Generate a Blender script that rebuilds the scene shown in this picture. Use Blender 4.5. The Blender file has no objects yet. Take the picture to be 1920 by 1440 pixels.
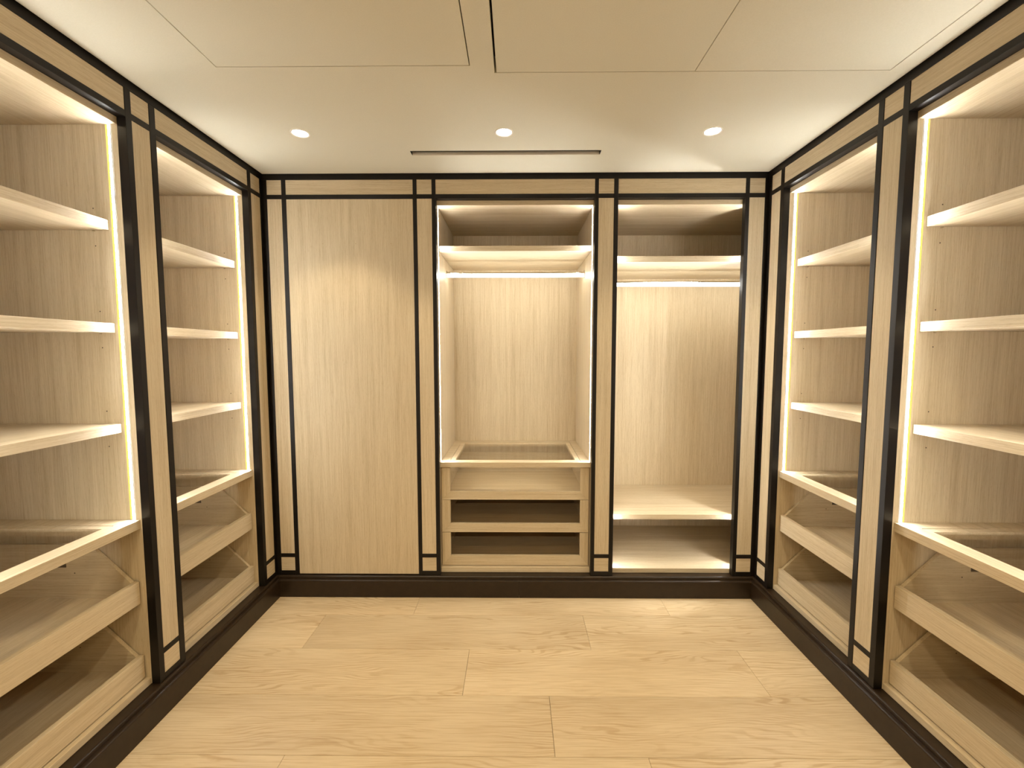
import bpy, bmesh, math, random
from mathutils import Matrix, Vector
random.seed(7)
C = bpy.context.scene.collection
scene = bpy.context.scene

# ------------------------------------------------------------------ camera, light, exposure
cam_data = bpy.data.cameras.new('camera')
cam_data.sensor_fit = 'HORIZONTAL'
cam_data.sensor_width = 36.0
cam_data.lens = 819.874 / 1920 * 36.0
cam_data.clip_start = 0.02
cam = bpy.data.objects.new('camera', cam_data)
C.objects.link(cam)
EYE = 1.5535
pitch, yaw, roll = (math.radians(a) for a in (4.12198593, -0.50071536, -0.04805867))
cp, sp, cy, sy = math.cos(pitch), math.sin(pitch), math.cos(yaw), math.sin(yaw)
fwd = Vector((sy * cp, cy * cp, -sp)); rgt = Vector((cy, -sy, 0)); upv = rgt.cross(fwd)
cr, sr = math.cos(roll), math.sin(roll)
rgt, upv = cr * rgt + sr * upv, -sr * rgt + cr * upv
cam.matrix_world = Matrix(((rgt.x, upv.x, -fwd.x, 0), (rgt.y, upv.y, -fwd.y, 0), (rgt.z, upv.z, -fwd.z, EYE), (0, 0, 0, 1)))
scene.camera = cam

vs = scene.view_settings
vs.view_transform = 'Standard'
vs.look = 'None'
vs.gamma = 1.0
vs.use_curve_mapping = False
vs.exposure = 0.0
scene.cycles.max_bounces = 14
scene.cycles.diffuse_bounces = 10
scene.cycles.glossy_bounces = 4
scene.cycles.transparent_max_bounces = 12
scene.cycles.sample_clamp_indirect = 8.0

world = bpy.data.worlds.new('world')
scene.world = world
world.use_nodes = True
world.node_tree.nodes['Background'].inputs[0].default_value = (0.02, 0.016, 0.01, 1)

WARM = (1.0, 0.835, 0.57)
LED_WHITE = 158.0         # radiance of the white half of the strips
LED_YELLOW = 1.05
RAIL_LED = 26.0
SPOT_W = 29.0             # each ceiling downlight
REAR_FILL_W = 45.0             # each added fill lamp behind the viewer, wider beam
LENS = 30.0
DOWN_X = (-1.0457, -0.0567, 0.9473)
DOWN_Y = 2.1937
CEIL = 2.615


def downlamp(x, y, watts=SPOT_W, cone=98, soft=0.03):
    l = bpy.data.lights.new('downlight_lamp', 'SPOT')
    l.energy = watts
    l.color = WARM
    l.spot_size = math.radians(cone)
    l.spot_blend = 0.42
    l.shadow_soft_size = soft
    o = bpy.data.objects.new('downlight_lamp', l)
    o.location = (x, y, CEIL - 0.012)
    C.objects.link(o)


for x in DOWN_X:
    downlamp(x, DOWN_Y)
for x in DOWN_X:                      # added unseen lamps behind the viewer, to brighten the room
    downlamp(x, 0.25, REAR_FILL_W, 140, 0.05)
    downlamp(x, -0.9, REAR_FILL_W, 140, 0.05)

# ------------------------------------------------------------------ materials


def new_mat(name):
    m = bpy.data.materials.new(name)
    m.use_nodes = True
    nt = m.node_tree
    nt.nodes.clear()
    out = nt.nodes.new('ShaderNodeOutputMaterial')
    return m, nt, out


def obj_coords(nt, scale):
    tc = nt.nodes.new('ShaderNodeTexCoord')
    oi = nt.nodes.new('ShaderNodeObjectInfo')
    mul = nt.nodes.new('ShaderNodeVectorMath'); mul.operation = 'SCALE'
    mul.inputs[0].default_value = (17.3, 11.9, 23.1)
    nt.links.new(oi.outputs['Random'], mul.inputs['Scale'])
    add = nt.nodes.new('ShaderNodeVectorMath'); add.operation = 'ADD'
    nt.links.new(tc.outputs['Object'], add.inputs[0])
    nt.links.new(mul.outputs[0], add.inputs[1])
    mp = nt.nodes.new('ShaderNodeMapping')
    mp.inputs['Scale'].default_value = scale
    nt.links.new(add.outputs[0], mp.inputs['Vector'])
    return mp.outputs[0], oi.outputs['Random']


def noise(nt, vec, scale, detail=3.0, rough=0.55, dist=0.0):
    n = nt.nodes.new('ShaderNodeTexNoise')
    n.inputs['Scale'].default_value = scale
    n.inputs['Detail'].default_value = detail
    n.inputs['Roughness'].default_value = rough
    n.inputs['Distortion'].default_value = dist
    nt.links.new(vec, n.inputs['Vector'])
    return n.outputs['Fac']


def ramp(nt, fac, stops):
    r = nt.nodes.new('ShaderNodeValToRGB')
    e = r.color_ramp.elements
    while len(e) < len(stops):
        e.new(0.5)
    for k, (p, c) in enumerate(stops):
        e[k].position = p
        e[k].color = (*c, 1) if len(c) == 3 else c
    nt.links.new(fac, r.inputs['Fac'])
    return r.outputs['Color']


def mixc(nt, fac, a, b, mode='MIX'):
    m = nt.nodes.new('ShaderNodeMix')
    m.data_type = 'RGBA'
    m.blend_type = mode
    for sock, v in ((m.inputs[0], fac), (m.inputs[6], a), (m.inputs[7], b)):
        if hasattr(v, 'is_linked') or hasattr(v, 'links'):
            nt.links.new(v, sock)
        else:
            sock.default_value = v if not isinstance(v, tuple) else (*v, 1)
    return m.outputs[2]


def principled(nt, out, rough=0.45, spec=0.4):
    b = nt.nodes.new('ShaderNodeBsdfPrincipled')
    b.inputs['Roughness'].default_value = rough
    b.inputs['Specular IOR Level'].default_value = spec
    nt.links.new(b.outputs[0], out.inputs['Surface'])
    return b


def bump(nt, bsdf, h, strength, dist=0.002):
    bp = nt.nodes.new('ShaderNodeBump')
    bp.inputs['Strength'].default_value = strength
    bp.inputs['Distance'].default_value = dist
    nt.links.new(h, bp.inputs['Height'])
    nt.links.new(bp.outputs[0], bsdf.inputs['Normal'])


def veneer(name, axis, tint=(1, 1, 1), contrast=1.0):
    """pale straight-grained oak veneer, grain along the object's own axis"""
    m, nt, out = new_mat(name)
    sc = [1.0, 1.0, 1.0]
    sc['XYZ'.index(axis)] = 0.022
    v, rnd = obj_coords(nt, sc)
    sc2 = [1.0, 1.0, 1.0]
    sc2['XYZ'.index(axis)] = 0.10
    v2, _ = obj_coords(nt, sc2)
    fine = noise(nt, v, 260.0, 3, 0.6)
    band = noise(nt, v, 30.0, 6, 0.72, 0.25)
    pore = noise(nt, v2, 420.0, 2, 0.5)
    base = ramp(nt, band, [(0.30, (0.475 * tint[0], 0.384 * tint[1], 0.250 * tint[2])), (0.52, (0.56 * tint[0], 0.468 * tint[1], 0.318 * tint[2])), (0.72, (0.605 * tint[0], 0.515 * tint[1], 0.362 * tint[2]))])
    f = ramp(nt, fine, [(0.36, (0.76, 0.72, 0.67)), (0.56, (1, 1, 1))])
    p = ramp(nt, pore, [(0.33, (0.84, 0.80, 0.74)), (0.45, (1, 1, 1))])
    col = mixc(nt, 0.55 * contrast, base, f, 'MULTIPLY')
    col = mixc(nt, 0.55 * contrast, col, p, 'MULTIPLY')
    var = ramp(nt, rnd, [(0.0, (0.95, 0.95, 0.95)), (1.0, (1.04, 1.03, 1.02))])
    col = mixc(nt, 1.0, col, var, 'MULTIPLY')
    b = principled(nt, out, 0.5, 0.3)
    nt.links.new(col, b.inputs['Base Color'])
    bump(nt, b, fine, 0.10, 0.001)
    return m


def plank_wood():
    m, nt, out = new_mat('oak_floor')
    v, rnd = obj_coords(nt, (0.16, 1.0, 1.0))
    v2, _ = obj_coords(nt, (0.03, 1.0, 1.0))
    v3, _ = obj_coords(nt, (0.55, 1.0, 1.0))
    warp = noise(nt, v, 5.0, 3, 0.5)
    wv = nt.nodes.new('ShaderNodeVectorMath'); wv.operation = 'ADD'
    sx = nt.nodes.new('ShaderNodeVectorMath'); sx.operation = 'SCALE'
    sx.inputs[0].default_value = (0.0, 0.42, 0.0)
    nt.links.new(warp, sx.inputs['Scale'])
    nt.links.new(v, wv.inputs[0]); nt.links.new(sx.outputs[0], wv.inputs[1])
    w = nt.nodes.new('ShaderNodeTexWave')
    w.wave_type = 'BANDS'; w.bands_direction = 'Y'
    w.inputs['Scale'].default_value = 17.0
    w.inputs['Distortion'].default_value = 3.2
    w.inputs['Detail'].default_value = 3.0
    w.inputs['Detail Scale'].default_value = 2.4
    w.inputs['Detail Roughness'].default_value = 0.6
    nt.links.new(wv.outputs[0], w.inputs['Vector'])
    rings = ramp(nt, w.outputs['Fac'], [(0.05, (0.70, 0.61, 0.50)), (0.42, (0.97, 0.955, 0.93)), (1.0, (1, 1, 1))])
    fine = ramp(nt, noise(nt, v2, 190.0, 3, 0.6), [(0.34, (0.78, 0.72, 0.64)), (0.58, (1, 1, 1))])
    cloud = noise(nt, v, 6.0, 4, 0.55)
    base = ramp(nt, cloud, [(0.3, (0.565, 0.45, 0.288)), (0.55, (0.65, 0.528, 0.346)), (0.75, (0.70, 0.578, 0.388))])
    patch = ramp(nt, noise(nt, v3, 3.1, 2, 0.5), [(0.36, (0, 0, 0)), (0.62, (1, 1, 1))])
    col = mixc(nt, patch, base, mixc(nt, 0.66, base, rings, 'MULTIPLY'))
    col = mixc(nt, 0.7, col, fine, 'MULTIPLY')
    var = ramp(nt, rnd, [(0.0, (0.88, 0.865, 0.845)), (1.0, (1.05, 1.04, 1.02))])
    col = mixc(nt, 1.0, col, var, 'MULTIPLY')
    b = principled(nt, out, 0.42, 0.35)
    nt.links.new(col, b.inputs['Base Color'])
    bump(nt, b, w.outputs['Fac'], 0.05, 0.001)
    return m


def stain(name, col, rough):
    """near-black stained timber"""
    m, nt, out = new_mat(name)
    v, _ = obj_coords(nt, (1, 1, 1))
    n = noise(nt, v, 30.0, 3)
    c = ramp(nt, n, [(0.3, tuple(x * 0.8 for x in col)), (0.7, tuple(x * 1.2 for x in col))])
    b = principled(nt, out, rough, 0.30)
    nt.links.new(c, b.inputs['Base Color'])
    return m


def plain(name, col, rough=0.6, metal=0.0, spec=0.4, grain=0.0):
    m, nt, out = new_mat(name)
    b = principled(nt, out, rough, spec)
    b.inputs['Metallic'].default_value = metal
    v, _ = obj_coords(nt, (1, 1, 1))
    n = noise(nt, v, 6.0, 4)
    c = ramp(nt, n, [(0.3, tuple(x * (1 - grain) for x in col)), (0.7, tuple(min(1, x * (1 + grain)) for x in col))])
    nt.links.new(c, b.inputs['Base Color'])
    return m


def plaster():
    m, nt, out = new_mat('ceiling_paint')
    v, _ = obj_coords(nt, (1, 1, 1))
    n = noise(nt, v, 240.0, 3)
    b = principled(nt, out, 0.9, 0.15)
    c = ramp(nt, n, [(0.3, (0.60, 0.575, 0.47)), (0.7, (0.63, 0.605, 0.50))])
    nt.links.new(c, b.inputs['Base Color'])
    bump(nt, b, n, 0.06, 0.001)
    return m


def glow(name, col, strength):
    m, nt, out = new_mat(name)
    e = nt.nodes.new('ShaderNodeEmission')
    e.inputs['Color'].default_value = (*col, 1)
    e.inputs['Strength'].default_value = strength
    nt.links.new(e.outputs[0], out.inputs['Surface'])
    return m


def glass(name, tint):
    m, nt, out = new_mat(name)
    tr = nt.nodes.new('ShaderNodeBsdfTransparent')
    tr.inputs['Color'].default_value = (*tint, 1)
    gl = nt.nodes.new('ShaderNodeBsdfGlossy')
    gl.inputs['Roughness'].default_value = 0.02
    fr = nt.nodes.new('ShaderNodeFresnel')
    fr.inputs['IOR'].default_value = 1.45
    mx = nt.nodes.new('ShaderNodeMixShader')
    geo = nt.nodes.new('ShaderNodeNewGeometry')
    inv = nt.nodes.new('ShaderNodeMath'); inv.operation = 'SUBTRACT'
    inv.inputs[0].default_value = 1.0
    nt.links.new(geo.outputs['Backfacing'], inv.inputs[1])
    fm = nt.nodes.new('ShaderNodeMath'); fm.operation = 'MULTIPLY'   # reflect on the outer skin only
    nt.links.new(fr.outputs[0], fm.inputs[0])
    nt.links.new(inv.outputs[0], fm.inputs[1])
    f2 = nt.nodes.new('ShaderNodeMath'); f2.operation = 'MULTIPLY'; f2.use_clamp = True
    f2.inputs[1].default_value = 1.8                                  # both skins of the pane
    nt.links.new(fm.outputs[0], f2.inputs[0])
    nt.links.new(f2.outputs[0], mx.inputs[0])
    nt.links.new(tr.outputs[0], mx.inputs[1])
    nt.links.new(gl.outputs[0], mx.inputs[2])
    nt.links.new(mx.outputs[0], out.inputs['Surface'])
    return m


M = {
    'vx': veneer('oak_veneer_along_x', 'X'),
    'vy': veneer('oak_veneer_along_y', 'Y'),
    'vz': veneer('oak_veneer_upright', 'Z'),
    'floor': plank_wood(),
    'black': stain('ebonised_timber', (0.0048, 0.0030, 0.0019), 0.40),
    'plinth': stain('dark_brown_plinth', (0.0225, 0.0135, 0.0068), 0.30),
    'paint': plaster(),
    'white': plain('white_enamel', (0.75, 0.73, 0.68), 0.4),
    'void': plain('void_shade', (0.012, 0.010, 0.008), 0.9),  # near-black colour painting the shade inside gaps and recesses
    'duct': plain('vent_blade_paint', (0.62, 0.57, 0.47), 0.6),
    'sub': plain('screed', (0.10, 0.08, 0.06), 0.9),
    'lip': plain('white_plastic_profile', (0.80, 0.80, 0.84), 0.35),
    'alu': plain('brushed_aluminium', (0.72, 0.70, 0.66), 0.22, 1.0),
    'plug': plain('filled_hole', (0.40, 0.29, 0.17), 0.6),
    'dark': plain('dark_fitting', (0.085, 0.062, 0.042), 0.5),
    'glass': glass('clear_glass', (0.96, 0.95, 0.93)),
    'dim_glass': glass('dimmed_glass', (0.80, 0.75, 0.68)),  # same glass tinted darker, painting in the shade of the lower drawers
    'led': glow('led_white_lens', (1.0, 0.985, 0.955), LED_WHITE),
    'ledy': glow('led_yellow_phosphor', (1.0, 0.92, 0.22), LED_YELLOW),
    'rail_led': glow('rail_led_lens', (1.0, 0.98, 0.90), RAIL_LED),
    'lens': glow('downlight_lens', (1.0, 0.90, 0.70), LENS),
}

# ------------------------------------------------------------------ mesh helpers


def bx(bm, x0, x1, y0, y1, z0, z1):
    v = [bm.verts.new(p) for p in ((x0, y0, z0), (x1, y0, z0), (x1, y1, z0), (x0, y1, z0), (x0, y0, z1), (x1, y0, z1), (x1, y1, z1), (x0, y1, z1))]
    for f in ((3, 2, 1, 0), (4, 5, 6, 7), (0, 1, 5, 4), (1, 2, 6, 5), (2, 3, 7, 6), (3, 0, 4, 7)):
        bm.faces.new([v[i] for i in f])


def prism(bm, pts, axis, a0, a1):
    """extrude a closed outline; axis 'X': pts are (y,z); 'Y': (x,z); 'Z': (x,y)"""
    def P(p, a):
        return {'X': (a, p[0], p[1]), 'Y': (p[0], a, p[1]), 'Z': (p[0], p[1], a)}[axis]
    A = [bm.verts.new(P(p, a0)) for p in pts]
    B = [bm.verts.new(P(p, a1)) for p in pts]
    n = len(pts)
    bm.faces.new(A)
    bm.faces.new(list(reversed(B)))
    for i in range(n):
        j = (i + 1) % n
        bm.faces.new((A[j], A[i], B[i], B[j]))


def lathe(bm, prof, cx, cy, seg=32):
    rings = []
    for r, z in prof:
        if r < 1e-6:
            rings.append([bm.verts.new((cx, cy, z))])
        else:
            rings.append([bm.verts.new((cx + r * math.cos(2 * math.pi * k / seg), cy + r * math.sin(2 * math.pi * k / seg), z)) for k in range(seg)])
    for a, b in zip(rings, rings[1:]):
        for k in range(seg):
            l = (k + 1) % seg
            if len(a) == 1:
                bm.faces.new((a[0], b[k], b[l]))
            elif len(b) == 1:
                bm.faces.new((a[k], b[0], a[l]))
            else:
                bm.faces.new((a[k], b[k], b[l], a[l]))


def obj(name, bm, mat, parent=None, bevel=0.0, smooth=False):
    bmesh.ops.recalc_face_normals(bm, faces=bm.faces)
    vs_ = [v.co for v in bm.verts]
    lo = Vector((min(v.x for v in vs_), min(v.y for v in vs_), min(v.z for v in vs_)))
    hi = Vector((max(v.x for v in vs_), max(v.y for v in vs_), max(v.z for v in vs_)))
    c = (lo + hi) / 2
    bmesh.ops.translate(bm, verts=bm.verts, vec=-c)
    if bevel:
        bmesh.ops.bevel(bm, geom=list(bm.edges), offset=bevel, segments=1, profile=0.5, affect='EDGES')
    me = bpy.data.meshes.new(name)
    bm.to_mesh(me)
    bm.free()
    me.materials.append(mat)
    if smooth:
        for p in me.polygons:
            p.use_smooth = True
    o = bpy.data.objects.new(name, me)
    o.location = c
    C.objects.link(o)
    if parent:
        o.parent = parent
        off = parent.get('_c')
        if off is not None:
            o.location = c - Vector(off)
    o['_c'] = list(c)
    return o


def box(name, mat, parent, x0, x1, y0, y1, z0, z1, bevel=0.0):
    bm = bmesh.new()
    bx(bm, x0, x1, y0, y1, z0, z1)
    return obj(name, bm, mat, parent, bevel)


def empty(name, loc=(0, 0, 0), rz=0.0):
    o = bpy.data.objects.new(name, None)
    o.location = loc
    o.rotation_euler = (0, 0, rz)
    o.empty_display_size = 0.1
    C.objects.link(o)
    return o


def tag(o, label=None, cat=None, group=None, kind=None):
    for k, v in (('label', label), ('category', cat), ('group', group), ('kind', kind)):
        if v:
            o[k] = v
    return o


def copy_tree(o, parent=None):
    c = o.copy()
    C.objects.link(c)
    c.parent = parent
    for ch in list(o.children):
        copy_tree(ch, c)
    return c


# ------------------------------------------------------------------ measured layout (metres, viewer at x=0,y=0)
LX, RX, BY = -1.5321, 1.5125, 2.70                    # faces of left, right and back joinery
HA, HB, HC = 2.589, 2.503, 2.4774                      # frieze top, frieze bottom, opening head
HD, HE, HF, H0 = 0.2733, 0.2487, 0.1604, 0.133         # pilaster foot
BX = [-1.5019, -1.4130, -1.3871, -0.6197, -0.5961, -0.5060, -0.4823, 0.4750, 0.4974, 0.5894, 0.6149, 1.3739, 1.3973, 1.4889]
LYS = [2.6767, 2.5853, 2.5566, 1.9172, 1.8874, 1.7993, 1.7717]
RYS = [2.6681, 2.5791, 2.5492, 1.9097, 1.8827, 1.7915, 1.7637]
W = 0.6395                                             # side bay opening
RET = 0.034                                            # depth of the face frame
DEEP = 0.737                                           # back panel depth behind the face
REAR = -1.35                                           # wall behind the viewer
for Y in (LYS, RYS):
    Y += [Y[6] - W, Y[6] - W - 0.0285, Y[6] - W - 0.1175, Y[6] - W - 0.146]

# ------------------------------------------------------------------ structure: floor
fl = box('floor', M['sub'], None, LX - 0.9, RX + 0.9, REAR - 0.1, BY + 0.85, -0.10, -0.014)
tag(fl, kind='structure')
rows = [2.70, 2.486, 2.1865, 1.876, 1.577]
while rows[-1] > REAR:
    rows.append(rows[-1] - 0.303)
joints = {0: [-0.609, 0.912], 1: [-1.127, 0.395], 2: [-0.243, 1.153], 3: [0.151], 4: [-0.8945, 0.509]}
fx0, fx1 = LX + 0.0, RX - 0.0
for r in range(len(rows) - 1):
    y1, y0 = rows[r], max(rows[r + 1], REAR)
    js = joints.get(r)
    if js is None:
        a = random.uniform(-1.3, -0.1)
        js = [a, a + random.uniform(1.2, 1.5)]
        js = [j for j in js if j < fx1 - 0.15]
    xs = [fx0] + js + [fx1]
    for a, b in zip(xs, xs[1:]):
        g = 0.0006
        box('plank', M['floor'], fl, a + g, b - g, y0 + g, y1 - g, -0.014, 0.0, 0.0007)

# ------------------------------------------------------------------ ceiling with real openings
holes = [(-1.1178, -0.1695, 0.70, 1.7022),             # left access panel
         (-0.0810, 1.4150, 0.70, 1.7450),              # right pair of access panels
         (-0.5596, 0.4518, 2.3866, 2.4388)]              # slot vent
EDGE = [(0.042, 0.0), (0.031, 0.0007), (0.022, 0.0022), (0.0145, 0.0048), (0.009, 0.0085), (0.0055, 0.013), (0.0042, 0.020)]
ED = EDGE[0][0]
xs = sorted({LX + ED, RX - ED, *[h[0] for h in holes], *[h[1] for h in holes]})
ys = sorted({REAR - 0.1, BY - ED, *[h[2] for h in holes], *[h[3] for h in holes]})
bm = bmesh.new()
cells = {}
for i in range(len(xs) - 1):
    for j in range(len(ys) - 1):
        mx, my = (xs[i] + xs[i + 1]) / 2, (ys[j] + ys[j + 1]) / 2
        if any(h[0] < mx < h[1] and h[2] < my < h[3] for h in holes):
            continue
        cells[i, j] = 1
vt = {}


def cv(i, j, z):
    k = (i, j, z)
    if k not in vt:
        vt[k] = bm.verts.new((xs[i], ys[j], z))
    return vt[k]


ZC0, ZC1 = CEIL, CEIL + 0.06
for (i, j) in cells:
    bm.faces.new((cv(i, j, ZC0), cv(i, j + 1, ZC0), cv(i + 1, j + 1, ZC0), cv(i + 1, j, ZC0)))
    bm.faces.new((cv(i, j, ZC1), cv(i + 1, j, ZC1), cv(i + 1, j + 1, ZC1), cv(i, j + 1, ZC1)))
    for di, dj, a, b in ((-1, 0, (i, j), (i, j + 1)), (1, 0, (i + 1, j + 1), (i + 1, j)), (0, -1, (i + 1, j), (i, j)), (0, 1, (i, j + 1), (i + 1, j + 1))):
        if (i + di, j + dj) not in cells:
            bm.faces.new((cv(*a, ZC0), cv(*b, ZC0), cv(*b, ZC1), cv(*a, ZC1)))
# invented upward curve of the ceiling edge, shaped to darken it along three walls
prev = None
for d_, up_ in EDGE:
    ring = [bm.verts.new(p) for p in ((LX + d_, REAR, CEIL + up_), (LX + d_, BY - d_, CEIL + up_), (RX - d_, BY - d_, CEIL + up_), (RX - d_, REAR, CEIL + up_))]
    if prev:
        for a, b in ((0, 1), (1, 2), (2, 3)):
            bm.faces.new((prev[a], prev[b], ring[b], ring[a]))
    prev = ring
ce = obj('ceiling', bm, M['paint'])
tag(ce, kind='structure')
box('joint_shade_slab', M['void'], ce, LX - 0.85, RX + 0.85, REAR - 0.1, BY + 0.8, ZC1 + 0.04, ZC1 + 0.06)  # added black slab, makes the joints below look dark and keeps light in


def access_panel(x0, x1, y0, y1, label):
    o = box('access_hatch', M['paint'], None, x0, x1, y0, y1, CEIL + 0.0005, CEIL + 0.018, 0.0006)
    tag(o, label, 'ceiling hatch', 'flush access hatches in the ceiling')


access_panel(-1.1154, -0.1736, 0.702, 1.6998, 'flush white ceiling access hatch left of the wide black joint, standing alone')
access_panel(-0.0733, 0.6772, 0.702, 1.7427, 'flush white ceiling access hatch with the wide black joint along its left edge')
access_panel(0.6798, 1.4127, 0.702, 1.7427, 'flush white ceiling access hatch next to the right wall, thin joints all round')

# ------------------------------------------------------------------ walls: joinery faces


PROUD = 0.0025


def to_wall(wall, u, d):
    """u along the wall, d depth behind its face -> (x, y)"""
    if wall == 'back':
        return u, BY + d
    if wall == 'left':
        return LX - d, u
    return RX + d, u


def wpiece(name, mat, wall, parent, u0, u1, d0, d1, z0, z1, bevel=0.0008):
    xa, ya = to_wall(wall, u0, d0)
    xb, yb = to_wall(wall, u1, d1)
    return box(name, M[mat], parent, min(xa, xb), max(xa, xb), min(ya, yb), max(ya, yb), z0, z1, bevel)


def joinery(wall, parent, strips, stiles, bays, hmat):
    """strips: black uprights; stiles: wooden pilasters; bays: openings (frieze panels above)"""
    for u0, u1 in strips:
        wpiece('inlay_upright', 'black', wall, parent, u0, u1, -PROUD, RET, H0, HA + 0.01)
    us = [u for s in strips for u in s]
    lo, hi = min(us), max(us)
    wpiece('crown_strip', 'black', wall, parent, lo, hi, -0.0035, RET, HA, CEIL + 0.040, 0.0012)
    wpiece('head_strip', 'black', wall, parent, lo, hi, -0.0018, RET, HC, HB)
    for u0, u1 in stiles:
        wpiece('pilaster_panel', 'vz', wall, parent, u0, u1, 0.0, 0.022, HD, HC)
        wpiece('frieze_block', hmat, wall, parent, u0, u1, 0.0, 0.022, HB, HA)
        wpiece('foot_block', hmat, wall, parent, u0, u1, 0.0, 0.022, HF, HE)
        wpiece('foot_strip', 'black', wall, parent, u0, u1, -0.0018, 0.022, HE, HD)
        wpiece('foot_strip', 'black', wall, parent, u0, u1, -0.0018, 0.022, H0, HF)
        wpiece('pilaster_backing', 'void', wall, parent, u0 - 0.01, u1 + 0.01, 0.0225, RET, H0, HA)
    for u0, u1 in bays:
        wpiece('frieze_panel', hmat, wall, parent, u0, u1, 0.0, 0.022, HB, HA)


OUT = DEEP + 0.06
wb = box('wall_back', M['paint'], None, LX - OUT, RX + OUT, BY + OUT, BY + OUT + 0.1, 0, CEIL + 0.1)
wl = box('wall_left', M['paint'], None, LX - OUT - 0.1, LX - OUT, REAR, BY + OUT, 0, CEIL + 0.1)
wr = box('wall_right', M['paint'], None, RX + OUT, RX + OUT + 0.1, REAR, BY + OUT, 0, CEIL + 0.1)
wf = box('wall_front', M['paint'], None, LX - OUT, RX + OUT, REAR - 0.1, REAR, 0, CEIL + 0.1)
for w_ in (wb, wl, wr, wf):
    tag(w_, kind='structure')

joinery('back', wb,
        [(LX + 0.0005, BX[0]), (BX[1], BX[2]), (BX[3], BX[4]), (BX[5], BX[6]), (BX[7], BX[8]), (BX[9], BX[10]), (BX[11], BX[12]), (BX[13], RX - 0.0005)],
        [(BX[0], BX[1]), (BX[4], BX[5]), (BX[8], BX[9]), (BX[12], BX[13])],
        [(BX[2], BX[3]), (BX[6], BX[7]), (BX[10], BX[11])], 'vx')
for wall, par, Y in (('left', wl, LYS), ('right', wr, RYS)):
    joinery(wall, par,
            [(Y[0], BY - 0.0005), (Y[2], Y[1]), (Y[4], Y[3]), (Y[6], Y[5]), (Y[8], Y[7]), (Y[10], Y[9])],
            [(Y[1], Y[0]), (Y[5], Y[4]), (Y[9], Y[8])],
            [(Y[3], Y[2]), (Y[7], Y[6])], 'vy')
    # plain panelling beside and behind the viewer
    y1 = Y[10]
    n = 3
    for k in range(n):
        a, b = REAR + (y1 - REAR) * k / n, REAR + (y1 - REAR) * (k + 1) / n
        wpiece('wall_panel', 'vz', wall, par, a + 0.002, b - 0.002, 0.0, 0.022, H0, CEIL + 0.04)

# ------------------------------------------------------------------ dark plinths
PROF = [(0.030, 0.0), (0.030, 0.103), (0.0285, 0.1075), (0.0255, 0.1105), (0.0215, 0.1120), (0.0185, 0.1125), (0.0125, 0.1130), (0.0125, 0.1275), (0.0100, 0.1310), (0.0060, 0.1325), (-0.060, 0.1325), (-0.060, 0.0)]


def plinth(name, wall, u0, u1, m0, m1, parent=None):
    """profile swept along a wall; m0/m1 = +1 where the end is mitred into a corner"""
    bm = bmesh.new()
    A, B = [], []
    for out_, z in PROF:
        e0 = u0 + m0 * max(out_, 0)
        e1 = u1 - m1 * max(out_, 0)
        xa, ya = to_wall(wall, e0, -out_)
        xb, yb = to_wall(wall, e1, -out_)
        A.append(bm.verts.new((xa, ya, z)))
        B.append(bm.verts.new((xb, yb, z)))
    n = len(PROF)
    bm.faces.new(A)
    bm.faces.new(list(reversed(B)))
    for i in range(n):
        j = (i + 1) % n
        bm.faces.new((A[j], A[i], B[i], B[j]))
    return obj(name, bm, M['plinth'], parent)


pb = tag(empty('baseboard_back', (0, BY, 0)), kind='structure')
pb['_c'] = [0, BY, 0]
JX = 0.021
plinth('board', 'back', LX, JX - 0.0006, 1, 0, pb)
plinth('board', 'back', JX + 0.0006, RX, 0, 1, pb)
tag(plinth('baseboard_left', 'left', REAR, BY, 0, 1), kind='structure')
tag(plinth('baseboard_right', 'right', REAR, BY, 0, 1), kind='structure')

# ------------------------------------------------------------------ wardrobes (local frame: x across, y into the wall, z up, face at y=0)
T = 0.018
SOFF = 2.4485
DK = DEEP


def led_strip(par, x, side, z0, z1, y0=0.0555):
    """vertical strip let into a side panel; side=+1 sits on the x-min panel and looks to +x"""
    s = side

    def slab(ya, yb, out_, back=0.004):
        bm = bmesh.new()
        prism(bm, [(x - s * back, ya), (x + s * out_, ya), (x + s * out_, yb), (x - s * back, yb)], 'Z', z0 + 0.001, z1 - 0.001)
        return bm
    ch = obj('led_strip', slab(y0, y0 + 0.0062, 0.0016), M['lip'], par)
    tag(obj('diffuser', slab(y0 + 0.0064, y0 + 0.0152, 0.0012), M['led'], ch), 'white glowing strip lens')
    tag(obj('phosphor_strip', slab(y0 + 0.0154, y0 + 0.0248, 0.0013), M['ledy'], ch), 'yellow glowing strip edge')
    return ch


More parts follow.
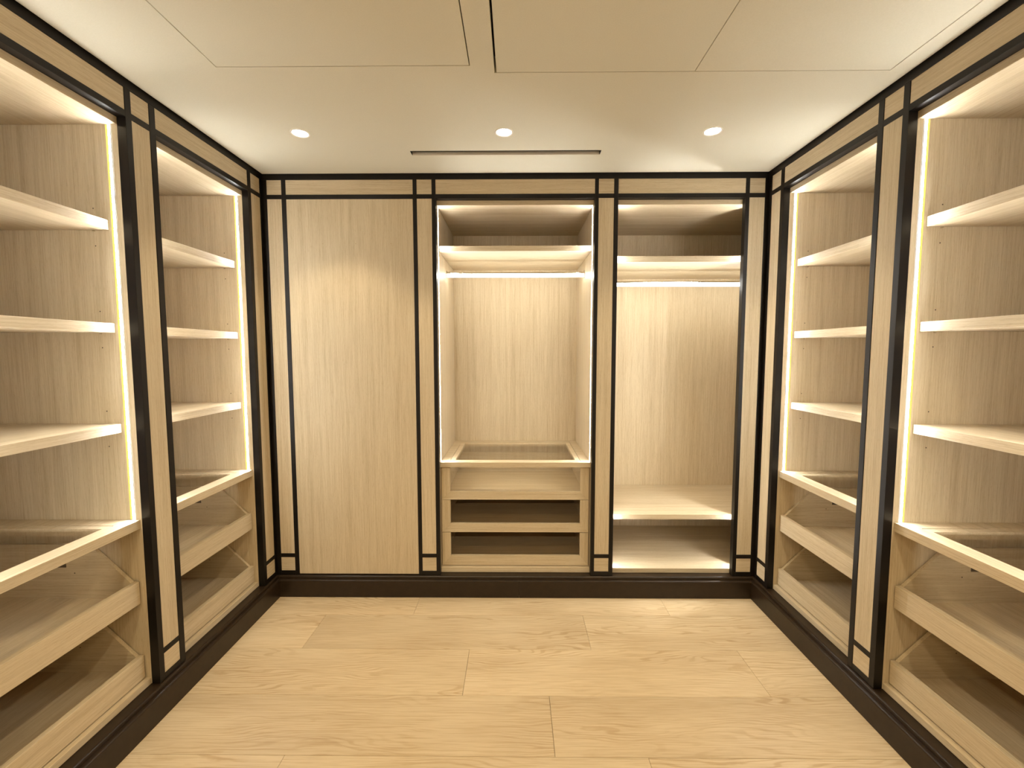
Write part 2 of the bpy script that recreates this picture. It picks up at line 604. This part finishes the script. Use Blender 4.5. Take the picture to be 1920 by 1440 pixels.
def counter(par, x0, x1, top, bot, inner):
    """framed glass top: outer frame, lift-out inner frame, clear pane"""
    yf, yb = 0.040, DK - 0.001
    s = 0.0555 if inner == 'wide' else 0.062
    fr = 0.054
    bk = 0.063
    bm = bmesh.new()
    bx(bm, x0, x1, yf, yf + fr, bot, top)
    bx(bm, x0, x1, yb - bk, yb, bot, top)
    bx(bm, x0, x0 + s, yf + fr, yb - bk, bot, top)
    bx(bm, x1 - s, x1, yf + fr, yb - bk, bot, top)
    c = obj('counter', bm, M['vx'], par)
    tag(c, 'glass-topped display counter')
    g = 0.0018
    a, b, cc, d = x0 + s + g, x1 - s - g, yf + fr + g, yb - bk - g
    bm = bmesh.new()
    ft, ir = 0.016, 0.030
    zt, zb = top - 0.0012, bot + 0.006
    bx(bm, a, b, cc, cc + ft, zb, zt)
    bx(bm, a, b, d - ir, d, zb, zt)
    bx(bm, a, a + ir, cc + ft, d - ir, zb, zt)
    bx(bm, b - ir, b, cc + ft, d - ir, zb, zt)
    obj('lid_frame', bm, M['vx'], c)
    box('glass_pane', M['glass'], c, a + ir - 0.001, b - ir + 0.001, cc + ft - 0.001, d - ir + 0.001, top - 0.012, top - 0.007)
    return c


def tray(par, x0, x1, zb, zt):
    """pull-out tray: low front board, floor, sides that climb at 45 degrees"""
    a, b = x0 + 0.006, x1 - 0.006
    yf, yk = 0.056, DK - 0.03
    fz = zb + 0.030
    bm = bmesh.new()
    bx(bm, a + 0.015, b - 0.015, yf + 0.022, yk, fz - 0.012, fz)
    bx(bm, a + 0.015, b - 0.015, yk - 0.015, yk, fz, zt + 0.155)
    t = obj('pullout_tray', bm, M['vx'], par)
    box('front_board', M['vx'], t, a, b, yf, yf + 0.022, zb, zt, 0.001)
    top = zt + 0.165
    run = top - zt
    pts = [(yf + 0.022, zb + 0.006), (yf + 0.022, zt), (yf + 0.022 + run, top), (yk, top), (yk, zb + 0.006)]
    for s0 in (a, b - 0.015):
        bm = bmesh.new()
        prism(bm, pts, 'X', s0, s0 + 0.015)
        obj('side_board', bm, M['vy'], t)
    for s0 in (a - 0.0045, b + 0.0005):
        box('runner', M['dark'], t, s0, s0 + 0.004, yf + 0.05, yk - 0.05, fz - 0.002, fz + 0.03)
    for s0, s in ((a + 0.015, 1), (b - 0.015, -1)):
        box('runner_catch', M['dark'], t, min(s0, s0 + s * 0.003), max(s0, s0 + s * 0.003), 0.345, 0.40, zt + 0.068, zt + 0.086, 0.0005)
        bm = bmesh.new()
        dot(bm, s0, 0.312, zt + 0.043, 0.0026, s, 0.0006)
        obj('screw_cap', bm, M['dark'], t)
    return t


def dot(bm, x, y, z, r, s, depth=0.003):
    """small round plug on a panel that faces s along x"""
    n = 10
    A = [bm.verts.new((x, y + r * math.cos(2 * math.pi * k / n), z + r * math.sin(2 * math.pi * k / n))) for k in range(n)]
    B = [bm.verts.new((x + s * depth, v.co.y, v.co.z)) for v in A]
    bm.faces.new(B)
    for k in range(n):
        bm.faces.new((A[k], A[(k + 1) % n], B[(k + 1) % n], B[k]))


def shelf_wardrobe():
    root = empty('shelf_wardrobe')
    x0, x1 = -W / 2, W / 2
    y0 = RET
    sides = []
    for s, xa, xb in ((1, x0 - T, x0), (-1, x1, x1 + T)):
        sides.append((s, box('side_panel', M['vz'], root, xa, xb, y0, DK + T, H0 + 0.001, SOFF + 0.0285, 0.0008)))
    box('back_panel', M['vz'], root, x0, x1, DK, DK + T, H0 + 0.001, SOFF + 0.0285)
    box('top_panel', M['vx'], root, x0, x1, y0, DK, SOFF, SOFF + 0.0285, 0.0008)
    box('bottom_panel', M['vx'], root, x0, x1, 0.036, DK, H0 + 0.001, 0.162, 0.001)
    for zt, zb in ((2.081, 2.0425), (1.6725, 1.6355), (1.2625, 1.226)):
        box('shelf', M['vx'], root, x0 + 0.001, x1 - 0.001, 0.092, DK - 0.001, zb, zt, 0.001)
    for s, p in sides:
        x = x0 if s == 1 else x1
        led_strip(root, x, s, 0.857, SOFF - 0.0005)
        for z in (2.127, 1.9805, 1.7205, 1.5742, 1.314, 1.167):
            bm = bmesh.new()
            dot(bm, x, 0.150, z, 0.0026, s, 0.0006)
            obj('pin_hole', bm, M['dark'], p)
        for z in (2.0425, 1.6355, 1.226):
            bm = bmesh.new()
            dot(bm, x, 0.150, z - 0.0035, 0.003, s, 0.008)
            obj('shelf_pin', bm, M['alu'], p)
    counter(root, x0 + 0.0008, x1 - 0.0008, 0.8562, 0.8195, 'side')
    tray(root, x0, x1, 0.495, 0.592)
    tray(root, x0, x1, 0.1675, 0.2665)
    return root


proto = shelf_wardrobe()
WG = 'lit oak shelf wardrobes along the side walls'
spots = [('left', (LYS[2] + LYS[3]) / 2, 'open oak shelf wardrobe on the left wall beside the back corner'),
         ('left', (LYS[6] + LYS[7]) / 2, 'open oak shelf wardrobe on the left wall, cut by the left edge'),
         ('right', (RYS[2] + RYS[3]) / 2, 'open oak shelf wardrobe on the right wall beside the back corner'),
         ('right', (RYS[6] + RYS[7]) / 2, 'open oak shelf wardrobe on the right wall, cut by the right edge')]
for k, (wall, yc, label) in enumerate(spots):
    o = proto if k == 0 else copy_tree(proto)
    o.location = (LX if wall == 'left' else RX, yc, 0)
    o.rotation_euler = (0, 0, math.pi / 2 if wall == 'left' else -math.pi / 2)
    tag(o, label, 'wardrobe', WG)


def hanging_rail(par, x0, x1, zb, y, h=0.037):
    """oval aluminium wardrobe rail, lower half a glowing lens"""
    split = zb + 0.023
    bm = bmesh.new()
    up = [(y - 0.0075, split), (y - 0.0075, zb + h - 0.006), (y - 0.004, zb + h - 0.001), (y, zb + h), (y + 0.004, zb + h - 0.001), (y + 0.0075, zb + h - 0.006), (y + 0.0075, split)]
    prism(bm, up, 'X', x0 + 0.002, x1 - 0.002)
    r = obj('hanging_rail', bm, M['alu'], par)
    bm = bmesh.new()
    dn = [(y - 0.0085, split - 0.0005), (y - 0.0085, zb + 0.006), (y - 0.004, zb + 0.001), (y, zb), (y + 0.004, zb + 0.001), (y + 0.0085, zb + 0.006), (y + 0.0085, split - 0.0005)]
    prism(bm, dn, 'X', x0 + 0.006, x1 - 0.006)
    tag(obj('rail_lens', bm, M['rail_led'], r), 'white glowing underside of the rail')
    for e, s in ((x0, 1), (x1, -1)):
        bm = bmesh.new()
        n = 16
        A = [bm.verts.new((e + s * 0.0005, y + 0.017 * math.cos(2 * math.pi * k / n), zb + h * 0.55 + 0.026 * math.sin(2 * math.pi * k / n))) for k in range(n)]
        B = [bm.verts.new((e + s * 0.0055, v.co.y, v.co.z)) for v in A]
        bm.faces.new(A); bm.faces.new(list(reversed(B)))
        for k in range(n):
            bm.faces.new((A[k], A[(k + 1) % n], B[(k + 1) % n], B[k]))
        obj('rail_bracket', bm, M['alu'], r)
    return r


# --- middle wardrobe on the back wall: hanging rail over glass counter and three drawers
xc = (BX[6] + BX[7]) / 2
wm = empty('drawer_wardrobe', (xc, BY, 0))
tag(wm, 'middle open wardrobe on the back wall, hanging rail over glass-topped chest of three drawers', 'wardrobe')
x0, x1 = BX[6] - xc, BX[7] - xc
for xa, xb in ((x0 - T, x0), (x1, x1 + T)):
    box('side_panel', M['vz'], wm, xa, xb, RET, DK + T, H0 + 0.001, SOFF + 0.0285, 0.0008)
box('back_panel', M['vz'], wm, x0, x1, DK, DK + T, H0 + 0.001, SOFF + 0.0285)
box('top_panel', M['vx'], wm, x0, x1, RET, DK, SOFF, SOFF + 0.0285, 0.0008)
box('bottom_panel', M['vx'], wm, x0, x1, 0.036, DK, H0 + 0.001, 0.1655, 0.001)
box('shelf', M['vx'], wm, x0 + 0.001, x1 - 0.001, 0.092, DK - 0.001, 2.187, 2.220, 0.001)
hanging_rail(wm, x0, x1, 2.073, 0.372)
led_strip(wm, x0, 1, 0.856, SOFF - 0.0005)
led_strip(wm, x1, -1, 0.856, SOFF - 0.0005)
counter(wm, x0 + 0.0008, x1 - 0.0008, 0.8547, 0.8236, 'wide')


def drawer(par, a, b, zb, zt, rail_top, glass_top, pane='dim_glass'):
    yf, yk = 0.058, DK - 0.03
    sw = 0.0555
    bm = bmesh.new()
    fz = zb + 0.028
    bx(bm, a + 0.012, b - 0.012, yf + 0.02, yk, fz - 0.012, fz)
    bx(bm, a + 0.012, a + 0.026, yf + 0.02, yk, fz, zt - 0.045)
    bx(bm, b - 0.026, b - 0.012, yf + 0.02, yk, fz, zt - 0.045)
    bx(bm, a + 0.026, b - 0.026, yk - 0.014, yk, fz, zt - 0.045)
    d = obj('drawer', bm, M['vx'], par)
    z2 = rail_top
    for s0, s1, sgn in ((a, a + sw, 1), (b, b - sw, -1)):
        bm = bmesh.new()
        prism(bm, [(s0, zb), (s0, zt), (s1, zt), (s1, z2)], 'Y', yf, yf + 0.02)
        obj('front_stile', bm, M['vz'], d)
    bm = bmesh.new()
    g = 0.0005
    prism(bm, [(a + g, zb), (a + sw + g, z2), (b - sw - g, z2), (b - g, zb)], 'Y', yf, yf + 0.02)
    obj('front_rail', bm, M['vx'], d)
    box('glass_pane', M[pane], d, a + sw - 0.006, b - sw + 0.006, yf + 0.0205, yf + 0.0255, z2 - 0.008, glass_top)
    return d


da, db = -0.478 - xc, 0.4695 - xc
drawer(wm, da, db, 0.6070, 0.8165, 0.660, 0.786, 'glass')
drawer(wm, da, db, 0.3920, 0.6045, 0.448, 0.576)
drawer(wm, da, db, 0.1700, 0.3885, 0.2345, 0.354)

# --- right wardrobe on the back wall: runs on into the corner behind the pilaster
xc = (BX[10] + BX[11]) / 2
wc = empty('corner_wardrobe', (xc, BY, 0))
tag(wc, 'right open wardrobe on the back wall, glowing hanging rail above low shelf, running into corner', 'wardrobe')
x0, x1 = BX[10] - xc, 2.20 - xc
xr = 1.428 - xc                                        # return panel behind the right pilaster
box('side_panel', M['vz'], wc, x0 - T, x0, RET, DK + T, H0 + 0.001, SOFF + 0.0285, 0.0008)
box('side_panel', M['vz'], wc, x1, x1 + T, RET, DK + T, H0 + 0.001, SOFF + 0.0285, 0.0008)
bm = bmesh.new()
bx(bm, xr, xr + T, RET, 0.085, H0 + 0.001, SOFF)
bx(bm, xr - 0.0125, xr + T, 0.085, 0.106, 0.1645, SOFF)
obj('return_panel', bm, M['vz'], wc)
box('front_panel', M['vz'], wc, xr + T, x1, RET, RET + T, H0 + 0.001, SOFF)
box('back_panel', M['vz'], wc, x0, x1, DK, DK + T, H0 + 0.001, SOFF + 0.0285)
box('top_panel', M['vx'], wc, x0, x1, RET, DK, SOFF, SOFF + 0.0285, 0.0008)
box('bottom_panel', M['vx'], wc, x0, x1, 0.036, DK, H0 + 0.001, 0.1635, 0.001)
for zt, zb in ((2.154, 2.118), (0.498, 0.467)):
    bm = bmesh.new()
    bx(bm, x0 + 0.001, xr - 0.0130, 0.092, 0.1065, zb, zt)
    bx(bm, x0 + 0.001, x1 - 0.001, 0.1065, DK - 0.001, zb, zt)
    obj('shelf', bm, M['vx'], wc)
hanging_rail(wc, x0, x1, 2.008, 0.372)
led_strip(wc, x0, 1, 0.166, SOFF - 0.0005)
led_strip(wc, xr, -1, 0.166, SOFF - 0.0005)

# --- closed bay on the back wall
cl = empty('closed_wardrobe', ((BX[2] + BX[3]) / 2, BY, 0))
tag(cl, 'closed tall wardrobe front of plain oak veneer on the back wall, left bay without handle', 'wardrobe')
hw = (BX[3] - BX[2]) / 2 - 0.0008
box('front_panel', M['vz'], cl, -hw, hw, 0.0005, 0.022, 0.1395, HC - 0.0008, 0.0008)
for dx in (-1.1728, -0.9714, -0.7572):
    bm = bmesh.new()
    prism(bm, [(dx - (BX[2] + BX[3]) / 2 + 0.0028 * math.cos(k * math.pi / 5), 2.2127 + 0.0028 * math.sin(k * math.pi / 5)) for k in range(10)], 'Y', 0.0001, 0.0008)
    obj('plugged_hole', bm, M['plug'], cl)
box('top_panel', M['vx'], cl, -hw, hw, 0.04, DK, SOFF, SOFF + 0.0285)
box('side_panel', M['vz'], cl, -hw - T, -hw, 0.04, DK, H0 + 0.001, SOFF + 0.0285)
box('side_panel', M['vz'], cl, hw, hw + T, 0.04, DK, H0 + 0.001, SOFF + 0.0285)
box('back_panel', M['vz'], cl, -hw, hw, DK, DK + T, H0 + 0.001, SOFF + 0.0285)

# ------------------------------------------------------------------ ceiling fittings


def downlight(x, y):
    root = empty('downlight', (x, y, CEIL))
    bm = bmesh.new()
    lathe(bm, [(0.036, -0.0005), (0.039, -0.0035), (0.044, -0.0025), (0.0455, 0.0)], 0, 0, 36)
    obj('trim_ring', bm, M['white'], root, smooth=True)
    bm = bmesh.new()
    lathe(bm, [(0.0, -0.0008), (0.020, -0.0009), (0.0355, -0.0008), (0.0355, -0.0001), (0.0, -0.0001)], 0, 0, 36)
    obj('lens', bm, M['lens'], root)
    return root


for x, lab in zip(DOWN_X, ('round glowing ceiling downlight in front of the closed plain wardrobe front',
                           'round glowing ceiling downlight in front of the dark slot vent',
                           'round glowing ceiling downlight in front of the corner wardrobe, right of the slot vent')):
    tag(downlight(x, DOWN_Y), lab, 'downlight', 'ceiling downlights')

vn = empty('slot_vent', (-0.0539, 2.4127, CEIL))
tag(vn, 'long narrow linear air vent slot in the ceiling by the back wall', 'vent')
vn['_c'] = [0, 0, 0]
hx, hy = 0.5050, 0.0255
bm = bmesh.new()
bx(bm, -hx, hx, -hy, -hy + 0.002, 0.0, 0.050)
bx(bm, -hx, -hx + 0.002, -hy + 0.002, hy - 0.002, 0.0, 0.050)
bx(bm, hx - 0.002, hx, -hy + 0.002, hy - 0.002, 0.0, 0.050)
bx(bm, -hx, hx, hy - 0.002, hy, 0.0185, 0.050)
bx(bm, -hx, hx, -hy, hy, 0.050, 0.053)
obj('vent_frame', bm, M['void'], vn)
bm = bmesh.new()
prism(bm, [(hy, 0.0), (hy, 0.018), (hy - 0.0025, 0.018), (hy - 0.004, 0.009), (hy - 0.004, 0.007), (hy - 0.002, 0.0)], 'X', -hx + 0.0025, hx - 0.0025)
obj('vent_blade', bm, M['duct'], vn)

for o in bpy.data.objects:
    if '_c' in o:
        del o['_c']
